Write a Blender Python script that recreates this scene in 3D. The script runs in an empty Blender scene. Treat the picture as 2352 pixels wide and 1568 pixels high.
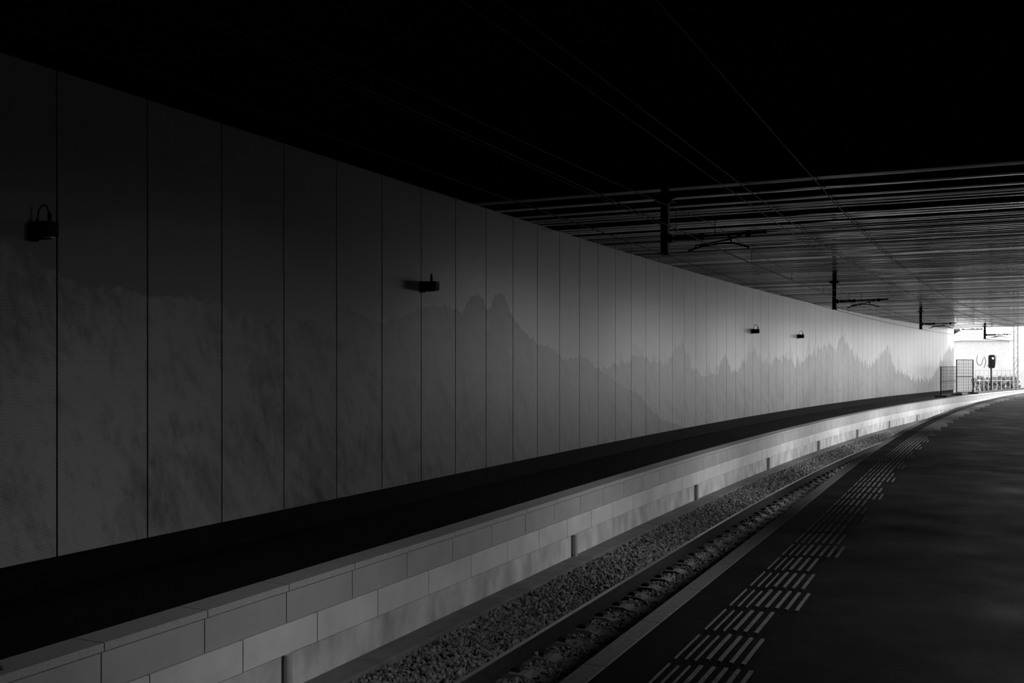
import bpy, bmesh, math, random
import numpy as np
from mathutils import Vector, Matrix
random.seed(3); np.random.seed(3)
S=bpy.context.scene
S.view_settings.view_transform='Standard'
S.view_settings.look='None'

# ---------------------------------------------------------------- alignment
TH=math.radians(25.09); S0=15.0; R=300.0
EYE=1.6; F=2287.0
def heading(s): return TH if s<=S0 else TH+(s-S0)/R
def C(s):
    if s<=S0: return (math.sin(TH)*s, math.cos(TH)*s)
    x0,y0=math.sin(TH)*S0, math.cos(TH)*S0
    a=heading(s)
    return (x0+R*(math.cos(TH)-math.cos(a)), y0+R*(math.sin(a)-math.sin(TH)))
def P(s,o,z):
    a=heading(s); c=C(s)
    return (c[0]+o*math.cos(a), c[1]-o*math.sin(a), z)
def s_at(px,o):
    """chainage at which a line parallel to the track at offset o is crossed by a sight line"""
    lo,hi=0.5,95.0
    r=(px-1176)/F
    f=lambda s:(lambda p:p[0]-r*p[1])(P(s,o,0))
    for _ in range(50):
        m=(lo+hi)/2
        if f(m)<0: lo=m
        else: hi=m
    return (lo+hi)/2
def rng(a,b,step):
    n=max(1,int(math.ceil((b-a)/step)))
    return [a+(b-a)*i/n for i in range(n+1)]

# ---------------------------------------------------------------- materials
def newmat(name):
    m=bpy.data.materials.new(name); m.use_nodes=True
    nt=m.node_tree; b=nt.nodes['Principled BSDF']
    return m,nt,b
def g(v): return (v,v,v,1)
def noise_mat(name,lo,hi,scale=4,detail=8,rough=.7,bump=0.0,bscale=60,metal=0,spec=.5,coord='Object',rl=None,stretch=None):
    m,nt,b=newmat(name); N=nt.nodes; L=nt.links
    tc=N.new('ShaderNodeTexCoord')
    src=tc.outputs[coord]
    if stretch:
        mp=N.new('ShaderNodeMapping'); mp.inputs['Scale'].default_value=stretch
        L.new(src,mp.inputs[0]); src=mp.outputs[0]
    n=N.new('ShaderNodeTexNoise'); n.inputs['Scale'].default_value=scale; n.inputs['Detail'].default_value=detail
    L.new(src,n.inputs['Vector'])
    r=N.new('ShaderNodeValToRGB'); r.color_ramp.elements[0].position=.3; r.color_ramp.elements[1].position=.7
    r.color_ramp.elements[0].color=g(lo); r.color_ramp.elements[1].color=g(hi)
    L.new(n.outputs['Fac'],r.inputs[0]); L.new(r.outputs[0],b.inputs['Base Color'])
    b.inputs['Roughness'].default_value=rough; b.inputs['Metallic'].default_value=metal
    b.inputs['Specular IOR Level'].default_value=spec
    if rl:
        mr=N.new('ShaderNodeMapRange'); mr.inputs[1].default_value=.3; mr.inputs[2].default_value=.7
        mr.inputs[3].default_value=rl[0]; mr.inputs[4].default_value=rl[1]
        L.new(n.outputs['Fac'],mr.inputs[0]); L.new(mr.outputs[0],b.inputs['Roughness'])
    if bump:
        n2=N.new('ShaderNodeTexNoise'); n2.inputs['Scale'].default_value=bscale; n2.inputs['Detail'].default_value=4
        L.new(tc.outputs[coord],n2.inputs['Vector'])
        bp=N.new('ShaderNodeBump'); bp.inputs['Strength'].default_value=bump; bp.inputs['Distance'].default_value=.01
        L.new(n2.outputs['Fac'],bp.inputs['Height']); L.new(bp.outputs[0],b.inputs['Normal'])
    return m
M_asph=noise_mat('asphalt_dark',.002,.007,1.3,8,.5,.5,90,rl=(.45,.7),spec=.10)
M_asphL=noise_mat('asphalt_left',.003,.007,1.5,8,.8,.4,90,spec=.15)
M_cope=noise_mat('coping_granite',.28,.58,140,3,.75,.3,200)
M_copeR=noise_mat('edge_stone',.07,.12,30,6,.8,.3,150)
M_blockA=noise_mat('block_smooth',.38,.46,2.2,6,.75,.1,80)
M_blockB=noise_mat('block_light',.58,.76,1.8,9,.8,.15,60)
M_conc=noise_mat('concrete_stained',.36,.74,2.6,12,.85,.3,40,stretch=(1.2,1.2,.7))
M_ledge=noise_mat('ledge_concrete',.12,.20,3,8,.9,.3,60)
M_stone=noise_mat('ballast_stone',.05,.28,14,2,.85,.3,60)
M_bed=noise_mat('ballast_bed',.04,.2,28,4,.95,1.0,26)
M_sleep=noise_mat('sleeper_concrete',.12,.2,5,8,.85,.3,60)
M_rust=noise_mat('rail_rust',.010,.022,14,6,.8)
M_railtop=noise_mat('rail_polished',.5,.65,3,3,.28,metal=1)
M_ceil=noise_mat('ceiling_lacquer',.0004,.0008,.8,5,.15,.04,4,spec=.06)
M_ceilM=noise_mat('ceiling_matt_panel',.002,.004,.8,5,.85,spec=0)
def add_slat_variation(m):
    """each slat has its own polish"""
    nt=m.node_tree; N=nt.nodes; L=nt.links; b=N['Principled BSDF']
    uv=N.new('ShaderNodeUVMap'); uv.uv_map='UVMap'
    sp=N.new('ShaderNodeSeparateXYZ'); L.new(uv.outputs[0],sp.inputs[0])
    mu=N.new('ShaderNodeMath'); mu.operation='MULTIPLY'; mu.inputs[1].default_value=1/.2516; L.new(sp.outputs[0],mu.inputs[0])
    fl=N.new('ShaderNodeMath'); fl.operation='FLOOR'; L.new(mu.outputs[0],fl.inputs[0])
    wn=N.new('ShaderNodeTexWhiteNoise'); wn.noise_dimensions='1D'; L.new(fl.outputs[0],wn.inputs['W'])
    mr=N.new('ShaderNodeMapRange'); mr.inputs[3].default_value=.05; mr.inputs[4].default_value=.24
    L.new(wn.outputs['Value'],mr.inputs[0]); L.new(mr.outputs[0],b.inputs['Roughness'])
    m2=N.new('ShaderNodeMapRange'); m2.inputs[3].default_value=.12; m2.inputs[4].default_value=.0
    L.new(wn.outputs['Value'],m2.inputs[0]); L.new(m2.outputs[0],b.inputs['Specular IOR Level'])
add_slat_variation(M_ceil)
M_black=noise_mat('black_metal',.003,.006,8,3,.6,spec=.08)
M_dark=noise_mat('dark_backing',.003,.006,3,3,.9,spec=.1)
M_galv=noise_mat('galvanised_steel',.10,.2,6,4,.5,metal=.6)
M_wire=noise_mat('wire_copper_oxide',.004,.007,6,3,.6,spec=.1)
M_pipe=noise_mat('drain_pipe',.36,.46,3,4,.6)
M_rib=noise_mat('tactile_rib',.08,.16,25,4,.7)
M_white=noise_mat('white_paint',.26,.32,3,4,.6)
M_out=noise_mat('outdoor_render',.24,.32,.4,6,.9)
M_scr=noise_mat('scribble_paint',.05,.09,4,2,.7)
M_grd=noise_mat('gravel_ground',.14,.26,2,10,.95)
M_leaf=noise_mat('foliage',.02,.07,4,4,.8)

def mural_material(ridge1,ridge2):
    m,nt,b=newmat('printed_mountain_panel'); N=nt.nodes; L=nt.links
    def math_(op,a,bb=None,c=None,clamp=False):
        n=N.new('ShaderNodeMath'); n.operation=op; n.use_clamp=clamp
        for i,v in enumerate((a,bb,c)):
            if v is None: continue
            if isinstance(v,(int,float)): n.inputs[i].default_value=v
            else: L.new(v,n.inputs[i])
        return n.outputs[0]
    def mixf(f,a,bb):
        return math_('ADD',math_('MULTIPLY',a,math_('SUBTRACT',1.0,f)),math_('MULTIPLY',bb,f))
    uv=N.new('ShaderNodeUVMap'); uv.uv_map='UVMap'
    sp=N.new('ShaderNodeSeparateXYZ'); L.new(uv.outputs[0],sp.inputs[0]); U,V=sp.outputs[0],sp.outputs[1]
    def curve(pts):
        n=N.new('ShaderNodeFloatCurve'); cm=n.mapping; c=cm.curves[0]
        pts=sorted(pts)
        q=[]
        for p in pts:
            if not q or p[0]-q[-1][0]>.0002: q.append(p)
        c.points[0].location=(0,q[0][1]); c.points[1].location=(1,q[-1][1])
        for p in q: c.points.new(p[0],p[1])
        for p in c.points: p.handle_type='VECTOR'
        cm.update(); L.new(math_('DIVIDE',U,72.0),n.inputs['Value'])
        return math_('MULTIPLY',n.outputs[0],5.0)
    def noise(scale,detail,sx=1,sy=1,rot=0,off=0,rough=.55,dist=0):
        mp0=N.new('ShaderNodeMapping'); mp0.inputs['Rotation'].default_value=(0,0,rot); L.new(uv.outputs[0],mp0.inputs[0])
        mp=N.new('ShaderNodeMapping'); mp.inputs['Scale'].default_value=(sx,sy,1)
        mp.inputs['Location'].default_value=(off,off*.7,0)
        L.new(mp0.outputs[0],mp.inputs[0])
        n=N.new('ShaderNodeTexNoise'); n.noise_dimensions='2D'
        n.inputs['Scale'].default_value=scale; n.inputs['Detail'].default_value=detail; n.inputs['Roughness'].default_value=rough
        n.inputs['Distortion'].default_value=dist
        L.new(mp.outputs[0],n.inputs['Vector']); return n.outputs['Fac']
    j=math_('MULTIPLY',math_('SUBTRACT',noise(7,6,1,.25),.5),.22)
    r1=math_('ADD',curve(ridge1),j)
    def umap(a,bb,x,y):
        k=N.new('ShaderNodeMapRange'); L.new(U,k.inputs[0])
        for i,v in enumerate((a,bb,x,y)): k.inputs[i+1].default_value=v
        return k.outputs[0]
    r2=math_('ADD',curve(ridge2),math_('MULTIPLY',math_('SUBTRACT',noise(2.2,6,1,.12,0,7,.6),.5),umap(18,40,.4,1.3)))
    # a further, paler range behind
    r3=math_('ADD',r2,math_('ADD',.12,math_('MULTIPLY',math_('SUBTRACT',noise(1.1,6,1,.1,0,31,.6),.5),umap(18,40,.8,2.0))))
    m1=math_('MULTIPLY',math_('SUBTRACT',r1,V),40,clamp=True)
    m2=math_('MULTIPLY',math_('SUBTRACT',r2,V),25,clamp=True)
    m3=math_('MULTIPLY',math_('MULTIPLY',math_('SUBTRACT',r3,V),15,clamp=True),umap(17,22,0,.45))
    # inner rock structure: two diagonal gully families + fine grain
    def ridged(n): return math_('SUBTRACT',1.0,math_('MULTIPLY',math_('ABSOLUTE',math_('SUBTRACT',n,.5)),4.0))
    gA=ridged(noise(.55,7,1.0,2.1,.62,3,.58,.5))
    gB=ridged(noise(.9,8,2.3,.8,-.35,11,.6,.3))
    gC=noise(.28,4,1,1.2,.3,21)
    gD=noise(6,7,1.6,.8,-.3,5,.7)
    rk=math_('ADD',math_('ADD',math_('MULTIPLY',gA,.34),math_('MULTIPLY',gB,.28)),math_('ADD',math_('MULTIPLY',gC,1.0),math_('MULTIPLY',gD,.7)))
    mr=N.new('ShaderNodeMapRange'); L.new(rk,mr.inputs[0]); mr.inputs[1].default_value=.85; mr.inputs[2].default_value=1.45
    mr.inputs[3].default_value=.55; mr.inputs[4].default_value=1.4
    c1=math_('MULTIPLY',umap(6,13,.25,.068),mr.outputs[0])
    cloud=noise(.25,6,1,2.2,.15,2)
    sky=math_('ADD',umap(4,18,.135,.32),math_('MULTIPLY',math_('SUBTRACT',cloud,.5),.09))
    c2=math_('MULTIPLY',.115,math_('ADD',.2,math_('MULTIPLY',mr.outputs[0],.8)))
    col=mixf(m3,sky,math_('MULTIPLY',c2,1.3)); col=mixf(m2,col,c2); col=mixf(m1,col,c1)
    p=.0225
    row=math_('FLOOR',math_('DIVIDE',V,p*.8))
    fu=math_('SUBTRACT',math_('FRACT',math_('ADD',math_('DIVIDE',U,p),math_('MULTIPLY',row,.5))),.5)
    fv=math_('SUBTRACT',math_('FRACT',math_('DIVIDE',V,p*.8)),.5)
    dist=math_('SQRT',math_('ADD',math_('MULTIPLY',fu,fu),math_('MULTIPLY',fv,fv)))
    rad=math_('SUBTRACT',.44,math_('MULTIPLY',mr.outputs[0],.10))
    hole=math_('MULTIPLY',math_('SUBTRACT',rad,dist),9,clamp=True)
    mm=math_('MAXIMUM',m1,math_('MULTIPLY',m2,.35))
    col=math_('MULTIPLY',col,math_('SUBTRACT',1.0,math_('MULTIPLY',math_('MULTIPLY',hole,mm),.6)))
    cb=N.new('ShaderNodeCombineColor')
    for i in range(3): L.new(col,cb.inputs[i])
    L.new(cb.outputs[0],b.inputs['Base Color'])
    b.inputs['Roughness'].default_value=.40; b.inputs['Specular IOR Level'].default_value=.15
    return m

# ---------------------------------------------------------------- mesh helpers
def link(o): S.collection.objects.link(o); return o
def mesh_obj(name,verts,faces,mats,fm=None,uvs=None,fix=True,parent=None):
    me=bpy.data.meshes.new(name); me.from_pydata(verts,[],faces); 
    for m in mats: me.materials.append(m)
    if fm is not None: me.polygons.foreach_set('material_index',fm)
    if uvs is not None:
        ul=me.uv_layers.new(name='UVMap')
        arr=np.empty(len(me.loops),dtype=np.int32); me.loops.foreach_get('vertex_index',arr)
        ul.data.foreach_set('uv',np.array(uvs,dtype=np.float32)[arr].ravel())
    if fix:
        bm=bmesh.new(); bm.from_mesh(me); bmesh.ops.recalc_face_normals(bm,faces=bm.faces); bm.to_mesh(me); bm.free()
    me.update()
    o=link(bpy.data.objects.new(name,me))
    if parent: o.parent=parent
    return o
class MB:
    def __init__(s): s.v=[];s.f=[];s.m=[];s.uv=[]
    def sweep(s,prof,sl,mi=0,edge=None):
        """closed profile of (o,z) swept along chainage list"""
        b=len(s.v); n=len(prof)
        for ss in sl:
            for (o,z) in prof: s.v.append(P(ss,o,z)); s.uv.append((ss,z))
        for i in range(len(sl)-1):
            for j in range(n):
                k=(j+1)%n
                s.f.append((b+i*n+j,b+i*n+k,b+(i+1)*n+k,b+(i+1)*n+j)); s.m.append(edge[j] if edge else mi)
        s.f.append(tuple(b+j for j in range(n))); s.m.append(mi)
        e=b+(len(sl)-1)*n
        s.f.append(tuple(e+j for j in reversed(range(n)))); s.m.append(mi)
    def box(s,s0,s1,o0,o1,z0,z1,mi=0,step=3.0,bev=0):
        if bev:
            prof=[(o0+bev,z0),(o1-bev,z0),(o1,z0+bev),(o1,z1-bev),(o1-bev,z1),(o0+bev,z1),(o0,z1-bev),(o0,z0+bev)]
        else: prof=[(o0,z0),(o1,z0),(o1,z1),(o0,z1)]
        s.sweep(prof,rng(s0,s1,step),mi)
    def wbox(s,c,d,mi=0,rot=0):
        b=len(s.v); ca,sa=math.cos(rot),math.sin(rot)
        for i in (-1,1):
            for j in (-1,1):
                for k in (-1,1):
                    x,y=i*d[0]/2,j*d[1]/2
                    s.v.append((c[0]+x*ca-y*sa,c[1]+x*sa+y*ca,c[2]+k*d[2]/2)); s.uv.append((0,0))
        for q in ((0,1,3,2),(4,6,7,5),(0,4,5,1),(2,3,7,6),(0,2,6,4),(1,5,7,3)):
            s.f.append(tuple(b+t for t in q)); s.m.append(mi)
    def tube(s,pts,r,mi=0,seg=8,rad=None):
        pts=[Vector(p) for p in pts]; b=len(s.v); n=len(pts)
        up0=None
        for i,p in enumerate(pts):
            t=(pts[min(i+1,n-1)]-pts[max(i-1,0)])
            if t.length<1e-9: t=Vector((0,0,1))
            t.normalize()
            if up0 is None:
                a=Vector((0,0,1)) if abs(t.z)<.9 else Vector((1,0,0))
            else: a=up0
            u=t.cross(a).normalized(); w=u.cross(t).normalized(); up0=w
            rr=rad[i] if rad else r
            for k in range(seg):
                an=2*math.pi*k/seg
                s.v.append(tuple(p+u*math.cos(an)*rr+w*math.sin(an)*rr)); s.uv.append((0,0))
        for i in range(n-1):
            for k in range(seg):
                l=(k+1)%seg
                s.f.append((b+i*seg+k,b+i*seg+l,b+(i+1)*seg+l,b+(i+1)*seg+k)); s.m.append(mi)
        s.f.append(tuple(b+k for k in reversed(range(seg)))); s.m.append(mi)
        s.f.append(tuple(b+(n-1)*seg+k for k in range(seg))); s.m.append(mi)
    def obj(s,name,mats,parent=None,fix=True):
        return mesh_obj(name,s.v,s.f,mats,s.m,s.uv,fix,parent)

# ---------------------------------------------------------------- mural wall
WO=-7.01; WT=4.08
def trace(pts):
    out=[]
    for (x,y) in pts:
        s=s_at(x,WO); p=P(s,WO,0)
        out.append((s/72.0,(EYE+(840-y)*p[1]/F)/5.0))
    return out
r1=trace([(-60,500),(0,548),(40,560),(70,590),(100,610),(140,625),(165,655),(200,652),(290,656),(305,672),(340,680),(420,680),(508,686),(516,680),(530,710),(580,720),(610,736),(700,730),(768,715),(783,692),(800,708),(850,728),(875,738),(930,722),(960,705),(990,695),(1030,700),(1062,716),(1075,700),(1083,672),(1090,667),(1102,673),(1112,710),(1128,713),(1138,675),(1146,669),(1158,674),(1172,715),(1190,745),(1215,770),(1240,790),(1275,800),(1290,825),(1340,815),(1375,845),(1410,870),(1440,890),(1470,905),(1500,945),(1520,962),(1560,975),(1600,1000),(1700,1000),(2190,960)])
r2=trace([(0,1300),(1290,1000),(1360,870),(1385,842),(1400,836),(1440,830),(1470,812),(1500,825),(1530,838),(1556,797),(1568,788),(1580,820),(1592,845),(1620,862),(1650,850),(1665,812),(1680,855),(1708,832),(1725,800),(1740,812),(1770,840),(1800,820),(1830,835),(1870,810),(1900,790),(1920,802),(1933,768),(1950,800),(1980,830),(2000,842),(2040,798),(2055,845),(2100,872),(2138,872),(2160,832),(2175,800),(2188,800)])
M_mural=mural_material(r1,r2)
mb=MB(); joints=[]
s=s_at(131,WO); 
ss=s
while ss>1.0: joints.append(ss); ss-=1.0065
joints.sort(); ss=s
S_END=s_at(2191,WO)
while ss<S_END:
    ss+= 1.0065/(1.0+ (7.01/R if ss>S0 else 0)); joints.append(ss)
gap=.009
for a,b2 in zip(joints[:-1],joints[1:]):
    prof=[(WO-.04,0),(WO,0),(WO,WT),(WO-.04,WT)]
    mb.sweep(prof,[a+gap,b2-gap])
wall=mb.obj('wall_left',[M_mural])
mb=MB(); mb.box(-8,S_END+.1,WO-.30,WO-.06,-1.3,4.6); mb.obj('backing',[M_dark],wall)
mb=MB(); mb.box(-8,joints[0],WO-.06,WO,0,WT); mb.obj('unprinted_panel',[M_dark],wall)

# ---------------------------------------------------------------- ceiling
CE=s_at(2200,WO)-3.0
sts=[]; cmat=[]
mod=1.0065
sb=joints[0]-10*mod
s=sb
while s<CE:
    n0=len(sts)
    sts+= [(s,WT+.035),(s+.014,WT+.035),(s+.0141,WT)]
    amp=min(1,max(0,(s-9)/10))
    nr=4; w=(mod-.03)/nr
    cmat+=[1]*3
    for r in range(nr):
        dep=random.uniform(.002,.012); tilt=random.uniform(-.006,.008)
        a0=s+.016+w*r; c0=len(sts)
        if r: sts+=[(a0+.0005,WT+amp*.03),(a0+.022,WT+amp*.03)]
        for q in range(0,6):
            t=q/5
            sts.append((a0+.0225+(w-.024)*t, WT+amp*(tilt*(t-.5)-dep*math.sin(math.pi*t))))
        matt = 1 if random.random()>(a0-11.5)/7.0 else 0   # first bays matt panels, polished slats beyond
        cmat+=[matt]*(len(sts)-c0)
    s+=mod
v=[];f=[];uvc=[];fm=[]
os_=[WO-.06,-5,-3,-1,1,3,6.2]
for (a,z) in sts:
    for o in os_: v.append(P(a,o,z)); uvc.append((a-sb,o))
n=len(os_)
for i in range(len(sts)-1):
    for j in range(n-1): f.append((i*n+j,i*n+j+1,(i+1)*n+j+1,(i+1)*n+j)); fm.append(cmat[i])
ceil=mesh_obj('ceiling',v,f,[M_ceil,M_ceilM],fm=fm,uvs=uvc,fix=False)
mb=MB(); mb.box(-9,CE,WO-.3,6.4,WT+.1,WT+.55); mb.obj('roof_slab',[M_dark],ceil)

# ---------------------------------------------------------------- platforms
EL=-.28; EO=-5.37; BASE=-1.20
mb=MB(); mb.box(-8,95,WO-.3,EO-.31,EL-.5,EL,0); 
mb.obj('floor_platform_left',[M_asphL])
mb=MB()
cj=s_at(240,EO)
s=cj-6
cops=[]
while s<92: cops.append(s); s+=1.0
for a in cops:
    mb.box(a+.004,a+.996,EO-.30,EO,EL-.06,EL,0,step=.5,bev=.006)
    mb.box(a+.005,a+.995,EO-.28,EO-.03,EL-.335,EL-.064,1,step=.5,bev=.004)
    h=a+.42
    mb.box(h+.005,h+.995,EO-.28,EO-.012,EL-.60,EL-.339,2,step=.5,bev=.004)
mb.box(-8,92,EO-.30,EO-.045,BASE-.4,EL-.602,3)
mb.box(-8,92,EO-.30,EO-.05,EL-.60,EL-.062,4)
pw=mb.obj('platform_retaining_wall',[M_cope,M_blockA,M_blockB,M_conc,M_dark])
mb=MB()
s=s_at(662,EO)
while s<60:
    c=P(s,EO+.0,0)
    mb.tube([(c[0],c[1],EL-.60),(c[0],c[1],BASE-.0)],.037,0,12)
    s+=6.72
mb.obj('drain_pipes',[M_pipe],pw)
mb=MB()
s=-2
while s<90:
    mb.box(s+.004,s+.996,EO-.04,EO+.27,BASE-.35,BASE,0,step=.5,bev=.008); s+=1
mb.obj('cable_duct_ledge',[M_ledge],pw)
# right platform
RO=-1.92
mb=MB(); mb.sweep([(RO+.13,-.3),(9,-.3),(9,0),(RO+.13,0)],rng(-8,95,2))
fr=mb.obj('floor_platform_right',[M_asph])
mb=MB()
s=-3
while s<94:
    mb.box(s+.003,s+.997,RO,RO+.13,-.12,.004,0,step=.5,bev=.005); s+=1
mb.box(-8,94,RO+.06,RO+.129,-1.6,-.12,1)
mb.obj('platform_edge_kerb',[M_copeR,M_ledge],fr)
# tactile ribs
mb=MB()
s=2.0; gi=0
while s<80:
    ln=.56
    offs=[-1.50,-1.445,-1.39,-1.335,-1.27,-1.205,-1.14,-1.075]
    for i,o in enumerate(offs):
        if i>=6 and gi%3==0: continue
        if i==7 and gi%3==2: continue
        sh=.0 if i<3 else .05
        hw=.005 if i<3 else .010
        a=s+sh+random.uniform(-.008,.008)
        mb.box(a,a+ln-random.uniform(0,.03),o-hw,o+hw,-.01,.007,0,step=.6)
    s+=.66; gi+=1
mb.obj('tactile_guide_strip',[M_rib])

# ---------------------------------------------------------------- track
TC=-3.50; RT=-1.24  # rail top level
prof=[(-.075,-.16),(.075,-.16),(.075,-.148),(.012,-.13),(.009,-.05),(.036,-.035),(.036,-.006),(.028,0),(-.028,0),(-.036,-.006),(-.036,-.035),(-.009,-.05),(-.012,-.13),(-.075,-.148)]
edge=[0]*14; edge[7]=1
track=bpy.data.objects.new('railway_track',None); link(track)
for i,o in enumerate((TC-.735,TC+.735)):
    mb=MB(); mb.sweep([(o+a,RT+b) for a,b in prof],rng(-4,92,1.5),0,edge); mb.obj('rail_%d'%(i+1),[M_rust,M_railtop],track)
mb=MB(); s=-2.0
ST=RT-.165
while s<90:
    p=[(TC-1.2,ST-.2),(TC+1.2,ST-.2),(TC+1.2,ST-.03),(TC+1.17,ST),(TC+.5,ST),(TC+.42,ST-.03),(TC-.42,ST-.03),(TC-.5,ST),(TC-1.17,ST),(TC-1.2,ST-.03)]
    mb.sweep(p,[s,s+.24],0)
    for o in (TC-.735,TC+.735):
        for d in (-.13,.13):
            mb.box(s+.06,s+.18,o+d-.04,o+d+.04,ST,ST+.045,1,bev=.01)
    s+=.6
mb.obj('sleepers',[M_sleep,M_rust],track)
mb=MB(); mb.sweep([(EO+.2,-1.7),(RO+.08,-1.7),(RO+.08,ST-.06),(TC+1.2,ST-.06),(TC-1.2,ST-.06),(EO+.2,BASE-.09)],rng(-4,92,2)); mb.obj('ballast_bed',[M_bed],track)
# ballast stones
phi=(1+5**.5)/2
iv=np.array([(-1,phi,0),(1,phi,0),(-1,-phi,0),(1,-phi,0),(0,-1,phi),(0,1,phi),(0,-1,-phi),(0,1,-phi),(phi,0,-1),(phi,0,1),(-phi,0,-1),(-phi,0,1)])/1.9
iff=np.array([(0,11,5),(0,5,1),(0,1,7),(0,7,10),(0,10,11),(1,5,9),(5,11,4),(11,10,2),(10,7,6),(7,1,8),(3,9,4),(3,4,2),(3,2,6),(3,6,8),(3,8,9),(4,9,5),(2,4,11),(6,2,10),(8,6,7),(9,8,1)])
stones=[]
def scatter(s0,s1,o0,o1,dens,zf,size):
    n=int((s1-s0)*(o1-o0)*dens)
    for _ in range(n):
        s=random.uniform(s0,s1); o=random.uniform(o0,o1)
        z=zf(s,o)
        if z is None: continue
        stones.append((P(s,o,z+random.uniform(-.015,.012)),size*random.uniform(.5,1.3)))
def zl(s,o):
    t=(o-(EO+.27))/( (TC-.83)-(EO+.27)); return BASE-.05-t*.13
def zm(s,o):
    ph=((s+2.0)%.6)
    if ph<.26 and TC-1.2<o<TC+1.2: return None if random.random()>.06 else ST+.01
    return ST-.045
for a,b2,d,sz in ((3,12,980,.025),(12,24,700,.028),(24,45,320,.038)):
    scatter(a,b2,EO+.27,TC-.83,d,zl,sz)
    scatter(a,b2,TC-.65,TC+.6,d*.8,zm,sz)
ns=len(stones)
pos=np.array([q[0] for q in stones]); sz=np.array([q[1] for q in stones])
ax=np.random.normal(size=(ns,4)); ax/=np.linalg.norm(ax,axis=1)[:,None]
w_,x_,y_,z_=ax.T
Rm=np.stack([1-2*(y_**2+z_**2),2*(x_*y_-z_*w_),2*(x_*z_+y_*w_),2*(x_*y_+z_*w_),1-2*(x_**2+z_**2),2*(y_*z_-x_*w_),2*(x_*z_-y_*w_),2*(y_*z_+x_*w_),1-2*(x_**2+y_**2)],1).reshape(ns,3,3)
sc=np.random.uniform(.5,1.35,size=(ns,1,3))
vv=iv[None]*np.random.uniform(.6,1.35,size=(ns,12,1))*sc
vv=np.einsum('nij,nkj->nki',Rm,vv)*sz[:,None,None]+pos[:,None,:]
ff=(iff[None]+(np.arange(ns)*12)[:,None,None]).reshape(-1,3)
me=bpy.data.meshes.new('ballast_stones')
me.vertices.add(ns*12); me.vertices.foreach_set('co',vv.ravel())
me.loops.add(len(ff)*3); me.loops.foreach_set('vertex_index',ff.ravel().astype(np.int32))
me.polygons.add(len(ff)); me.polygons.foreach_set('loop_start',np.arange(0,len(ff)*3,3,dtype=np.int32)); me.polygons.foreach_set('loop_total',np.full(len(ff),3,dtype=np.int32))
me.update(calc_edges=True); me.validate(); me.polygons.foreach_set('use_smooth',np.zeros(len(me.polygons),dtype=bool)); me.materials.append(M_stone)
bo=link(bpy.data.objects.new('ballast_stones',me)); bo.parent=track

# ---------------------------------------------------------------- wall lamps
def wall_lamp(px,loop=True):
    sc=s_at(px,WO+.1); z=EYE+1.11
    mb=MB()
    mb.box(sc-.045,sc+.045,WO,WO+.02,z-.09,z+.07,0,bev=.004)
    mb.box(sc-.06,sc+.06,WO+.02,WO+.15,z-.075,z+.06,0,bev=.012)
    mb.box(sc-.05,sc+.05,WO+.15,WO+.24,z-.065,z+.058,0,bev=.01)
    mb.tube([P(sc,WO+.195,z-.064),P(sc,WO+.195,z-.075)],.04,1,16)
    if loop:
        pts=[]
        for i in range(15):
            t=math.pi*i/14
            pts.append(P(sc+.0,WO+.125-.07*math.cos(t),z+.07+.13*math.sin(t)))
        mb.tube(pts,.007,0,8)
        mb.tube([P(sc,WO+.195,z+.055),P(sc,WO+.195,z+.13)],.016,0,10)
        mb.tube([P(sc,WO+.055,z+.055),P(sc,WO+.055,z+.085)],.013,0,10)
    else:
        q=[P(sc,WO+.14,z+.055),P(sc,WO+.14,z+.11),P(sc,WO+.142,z+.15),P(sc,WO+.145,z+.175)]
        mb.tube(q,.016,0,10,rad=[.02,.018,.012,.007])
    mb.obj('wall_lamp',[M_black,M_galv])
for px in (95,985,1734,1838): wall_lamp(px,px!=985)

# ---------------------------------------------------------------- overhead line
line=bpy.data.objects.new('overhead_line',None); link(line)
PO=-4.24
posts=[s_at(1528,PO),s_at(1917,PO),s_at(2115,PO),s_at(2262,PO)]
for k,sp in enumerate(posts):
    mb=MB(); zt=WT-.016 if sp<CE else 4.8; zb=3.27
    mb.box(sp-.06,sp+.06,PO-.055,PO-.04,zb,zt+.0); mb.box(sp-.06,sp+.06,PO+.04,PO+.055,zb,zt+.0); mb.box(sp-.006,sp+.006,PO-.04,PO+.04,zb,zt+.0)
    mb.box(sp-.13,sp+.13,PO-.13,PO+.13,zt-.025,zt+.0)
    mb.box(sp-.07,sp+.07,PO-.07,PO+.07,zb-.01,zb+.015)
    za=3.50
    mb.tube([P(sp,PO,za),P(sp,PO+1.5,za+.02)],.022,0,10)
    mb.box(sp-.04,sp+.04,PO+.03,PO+.12,za-.06,za+.06,bev=.01)
    for i in range(7):
        o=PO+.17+i*.05
        mb.tube([P(sp,o-.006,za),P(sp,o+.006,za)],.055,0,14)
    mb.tube([P(sp,PO+.14,za),P(sp,PO+.52,za)],.035,0,12)
    mb.box(sp-.03,sp+.03,PO+.52,PO+.60,za-.045,za+.05,bev=.01)
    mb.box(sp-.03,sp+.03,PO+1.2,PO+1.28,za-.04,za+.05,bev=.01)
    mb.tube([P(sp,PO+.35,za-.2),P(sp,PO+.55,za-.14),P(sp,PO+.85,za-.11),P(sp,PO+1.05,za-.12),P(sp,PO+1.25,za-.19)],.014,0,8)
    mb.tube([P(sp,PO+.45,za-.13),P(sp,PO+.95,za-.06),P(sp,PO+1.15,za-.0)],.012,0,8)
    mb.tube([P(sp,PO+.95,za+.0),P(sp,PO+1.0,za-.12)],.012,0,8)
    mb.tube([P(sp,PO+.75,za+.0),P(sp,PO+.75,za+.22),P(sp,PO+.83,za+.25)],.006,0,6)
    mb.obj('catenary_cantilever',[M_black],line)
mb=MB()
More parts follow.
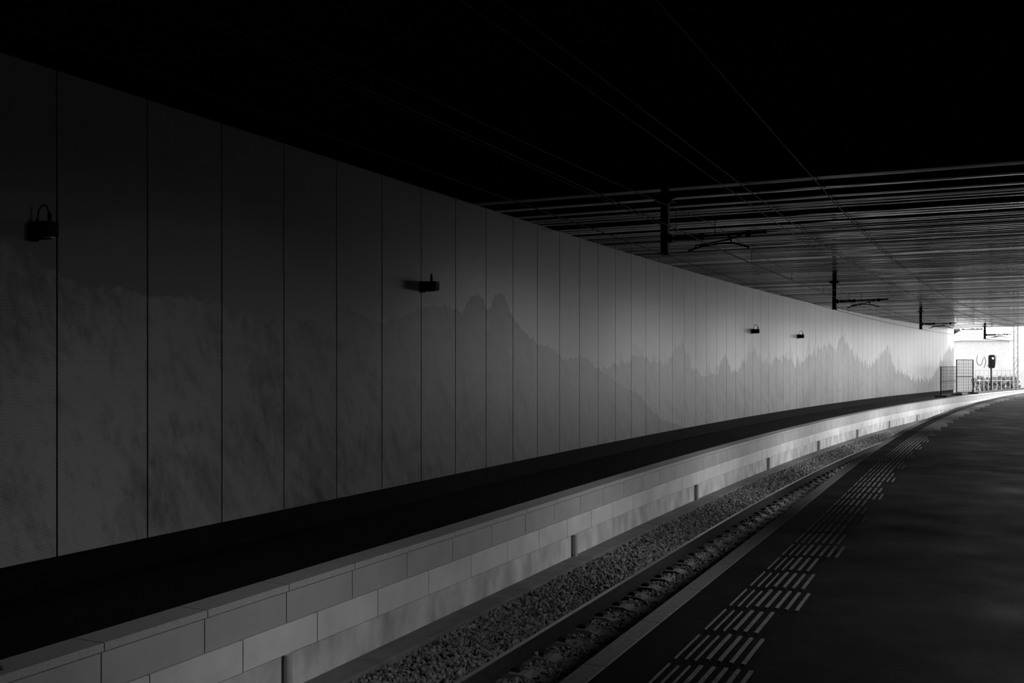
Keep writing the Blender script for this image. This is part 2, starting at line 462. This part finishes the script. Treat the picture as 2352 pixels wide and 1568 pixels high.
def wire(o,z,a,b2,r=.007,sag=0):
    pts=[]
    for s in rng(a,b2,1.5):
        zz=z
        if sag:
            brk=[-6]+posts+[90]
            for p,q in zip(brk[:-1],brk[1:]):
                if p<=s<=q:
                    t=(s-p)/(q-p); zz=z-sag*4*t*(1-t)
        pts.append(P(s,o,zz))
    mb.tube(pts,r,0,6)
CW=PO+.78
wire(CW,3.33,-4,90,.007); wire(CW,3.66,-4,90,.006,.2); wire(PO,3.262,-4,90,.007)
wire(PO-.35,3.85,-4,62,.006); wire(CW+.45,3.95,-4,60,.006); 
brk=[0]+posts
for p,q in zip(brk[:-1],brk[1:]):
    for t in (.15,.38,.62,.85):
        s=p+(q-p)*t; zz=3.66-.2*4*t*(1-t)
        mb.tube([P(s,CW,3.33),P(s,CW,zz)],.004,0,6)
mb.obj('overhead_wires',[M_wire],line)
mb=MB()
for o,z in ((-1.95,4.045),(-2.9,4.045)):
    mb.tube([P(s,o,z) for s in rng(-4,CE-1,2)],.009,0,8)
mb.obj('ceiling_conduit',[M_black],ceil)

# ---------------------------------------------------------------- enclosure not in view
RW=35.0
mb=MB(); mb.box(-8,RW,6.0,6.3,0,WT-.02); mb.obj('wall_right',[M_dark])
mb=MB(); mb.box(-9,-8,-7.4,9,-1.8,4.7); mb.obj('wall_back',[M_dark])

# added fill lights, unseen: row over the right platform to brighten kerb and track
M_lens,nt,bb=newmat('fill_light_lens'); bb.inputs['Emission Color'].default_value=g(1); bb.inputs['Emission Strength'].default_value=.3
s=7.0; k=0
en=[24,36,54,76,98,112,115,100]
while s<60:
    o=3.0; z=3.86
    mb=MB()
    mb.box(s-.62,s+.62,o-.27,o+.27,z+.02,z+.12,0,bev=.02)
    mb.box(s-.4,s-.36,o-.02,o+.02,z+.12,WT-.016); mb.box(s+.36,s+.4,o-.02,o+.02,z+.12,WT-.016)
    mb.box(s-.60,s+.60,o-.25,o+.25,z+.012,z+.022,1)
    lo=mb.obj('fill_light_housing',[M_black,M_lens],ceil)
    ld=bpy.data.lights.new('fill_light','AREA'); ld.shape='RECTANGLE'; ld.size=1.2; ld.size_y=.5
    ld.energy=en[k]; ld.spread=math.radians(62)
    l=link(bpy.data.objects.new('fill_light',ld)); l.location=P(s,o,z-.16)
    a=heading(s); tl=math.radians(32); d=Vector((-math.cos(a)*math.cos(tl),math.sin(a)*math.cos(tl),-math.sin(tl)))
    zax=-d; xax=Vector((math.sin(a),math.cos(a),0)); yax=zax.cross(xax)
    l.rotation_euler=Matrix((xax,yax,zax)).transposed().to_euler()
    l.parent=lo
    s+=7.5; k+=1

# ---------------------------------------------------------------- handrail loop at bottom left
mb=MB(); 
sc=s_at(12,EO-.05)
pts=[]
for i in range(17):
    t=math.pi*i/16; pts.append(P(sc-.1-.12*math.cos(t),EO-.1,EL-.01+.075*math.sin(t)))
mb.tube(pts,.018,0,10)
mb.obj('ladder_grab_handle',[M_galv])

# ---------------------------------------------------------------- outdoors
def W(px,Z): return Z*(px-1176)/F
mb=MB(); mb.wbox((40,210,-1.95),(500,236,.5)); gr=mb.obj('ground_outside',[M_grd])
def fence(name,p0,p1,h,z0,nv):
    mb=MB(); p0=Vector(p0);p1=Vector(p1)
    for t in (0,1):
        p=p0.lerp(p1,t); mb.tube([(p.x,p.y,z0),(p.x,p.y,z0+h)],.035)
        mb.wbox((p.x,p.y,z0+.05),(.6,.25,.1))
    for zz in (.12,h/2,h-.02): mb.tube([(p0.x,p0.y,z0+zz),(p1.x,p1.y,z0+zz)],.022)
    for i in range(1,nv):
        p=p0.lerp(p1,i/nv); mb.tube([(p.x,p.y,z0+.1),(p.x,p.y,z0+h)],.012,0,5)
    for i in range(1,int(h/.2)):
        mb.tube([(p0.x,p0.y,z0+i*.2),(p1.x,p1.y,z0+i*.2)],.008,0,5)
    mb.obj(name,[M_black])
fence('site_fence',(W(2161,60),60,0),(W(2197,64),64,0),1.85,EL,14)
fence('site_fence',(W(2197,66),66,0),(W(2235,67),67,0),2.3,EL,16)
# signal
mb=MB(); X,Y=W(2275,78),78
mb.tube([(X+.05,Y,-1.7),(X+.05,Y,2.4)],.06)
w,h=.24,.52; zc=1.94
pr=[]
for cx,cz,a0 in ((w-.14,h-.14,0),(-w+.14,h-.14,90),(-w+.14,-h+.14,180),(w-.14,-h+.14,270)):
    for i in range(5):
        a=math.radians(a0+i*22.5); pr.append((cx+.14*math.cos(a),cz+.14*math.sin(a)))
b=len(mb.v); n=len(pr)
for yy in (Y-.25,Y-.12):
    for (a,c) in pr: mb.v.append((X+a,yy,zc+c)); mb.uv.append((0,0))
mb.f.append(tuple(range(b,b+n))); mb.m.append(0); mb.f.append(tuple(range(b+2*n-1,b+n-1,-1))); mb.m.append(0)
for i in range(n):
    j=(i+1)%n; mb.f.append((b+i,b+j,b+n+j,b+n+i)); mb.m.append(0)
for dz,mi in ((.25,1),(-.02,0),(-.27,0)):
    mb.tube([(X,Y-.25,zc+dz),(X,Y-.40,zc+dz)],.09,0,14); mb.tube([(X,Y-.40,zc+dz),(X,Y-.41,zc+dz)],.075,mi,14)
mb.wbox((X+.05,Y,-1.0),(.4,.3,.6))
M_lamp,nt,bb=newmat('signal_lens_lit'); bb.inputs['Emission Color'].default_value=g(1); bb.inputs['Emission Strength'].default_value=4
mb.obj('railway_signal',[M_black,M_lamp])
# round sign
mb=MB(); X,Y=W(2236,68),68
mb.tube([(X,Y,EL),(X,Y,.62)],.025); mb.tube([(X,Y-.03,.62),(X,Y-.05,.62)],.16,0,20); mb.tube([(X,Y-.05,.62),(X,Y-.056,.62)],.12,1,20); mb.tube([(X,Y-.056,.62),(X,Y-.06,.62)],.05,0,16)
mb.obj('round_track_sign',[M_black,M_white])
# mast
mb=MB(); X,Y=W(2333,80),80
for dx in (-.16,.16): mb.wbox((X+dx,Y,2.6),(.08,.12,9))
for i in range(18): mb.tube([(X-.14,Y,-1.8+i*.5),(X+.14,Y,-1.8+i*.5+.5)],.02,0,5)
mb.tube([(X,Y,3.6),(X-2.6,Y,3.75)],.04); mb.tube([(X,Y,4.4),(X-2.6,Y,3.75)],.03)
mb.obj('catenary_mast',[M_galv])
# railing
mb=MB(); Y=88
for zz in (1.2,.75,.3): mb.tube([(W(2240,Y),Y,zz),(W(2330,Y),Y,zz)],.03)
for px in range(2240,2332,10): mb.tube([(W(px,Y),Y,-1.7),(W(px,Y),Y,1.2)],.025,0,6)
mb.obj('steel_railing',[M_galv])
# retaining wall with graffiti strokes
Y=100
mb=MB(); mb.wbox(((W(2180,Y)+W(2420,Y))/2,Y,.2),(W(2420,Y)-W(2180,Y),.4,4.6)); gw=mb.obj('garden_wall',[M_out])
mb=MB()
def smooth(pts,n=6):
    out=[]
    for i in range(len(pts)-1):
        p0=pts[max(i-1,0)];p1=pts[i];p2=pts[i+1];p3=pts[min(i+2,len(pts)-1)]
        for k in range(n):
            t=k/n
            out.append(tuple(.5*((2*p1[d])+(-p0[d]+p2[d])*t+(2*p0[d]-5*p1[d]+4*p2[d]-p3[d])*t*t+(-p0[d]+3*p1[d]-3*p2[d]+p3[d])*t**3) for d in (0,1)))
    return out+[pts[-1]]
def stroke(pts):
    mb.tube([(W(x,Y),Y-.22,EYE+(840-y)*Y/F) for x,y in smooth(pts)],.03,0,6)
stroke([(2243,815),(2241,828),(2246,838),(2252,836),(2256,822)]); stroke([(2258,818),(2262,830),(2258,844)]); stroke([(2266,838),(2272,845),(2282,840),(2285,815)])
mb.obj('graffiti_strokes',[M_scr],gw)
def blobs(name,cx,cy,cz,dx,dy,dz,n,r,mat):
    bm=bmesh.new()
    for i in range(n):
        m=Matrix.Translation((cx+random.uniform(-dx,dx),cy+random.uniform(-dy,dy),cz+random.uniform(-dz,dz)))@Matrix.Scale(r*random.uniform(.5,1.2),4)
        bmesh.ops.create_icosphere(bm,subdivisions=2,radius=1,matrix=m)
    for v in bm.verts: v.co+=Vector((random.uniform(-.12,.12)*r*2,random.uniform(-.1,.1)*r,random.uniform(-.12,.12)*r*2))
    me=bpy.data.meshes.new(name); bm.to_mesh(me); bm.free(); me.materials.append(mat); return link(bpy.data.objects.new(name,me))
blobs('hedge',W(2288,96),96,-.5,2.1,.4,1.0,420,.15,M_leaf)
# house beyond
Y=130
mb=MB(); x0,x1=W(2215,Y),W(2320,Y); 
mb.wbox(((x0+x1)/2,Y+3,2.2),(x1-x0,6,5.5))
b=len(mb.v)
for p in ((x0-.3,Y-.3,4.9),(x1+.3,Y-.3,4.9),(x1+.3,Y+6.3,4.9),(x0-.3,Y+6.3,4.9),(x0+1,Y+3,6.4),(x1-1,Y+3,6.4)): mb.v.append(p); mb.uv.append((0,0))
for q in ((0,1,5,4),(1,2,5),(2,3,4,5),(3,0,4),(0,3,2,1)): mb.f.append(tuple(b+t for t in q)); mb.m.append(1)
mb.obj('house',[M_white,M_out])
blobs('tree',W(2205,150),150,6.0,3,1,1.0,300,.3,M_leaf)

# ---------------------------------------------------------------- world, light
w=bpy.data.worlds.new('overcast_sky'); S.world=w; w.use_nodes=True
bg=w.node_tree.nodes['Background']; bg.inputs[0].default_value=(1,1,1,1); bg.inputs[1].default_value=4.8

cam=bpy.data.cameras.new('camera'); co=link(bpy.data.objects.new('camera',cam)); S.camera=co
cam.sensor_width=36; cam.lens=36*F/2352; cam.shift_y=56/2352; cam.clip_end=600
co.location=(0,0,EYE); co.rotation_euler=(math.pi/2,0,0)
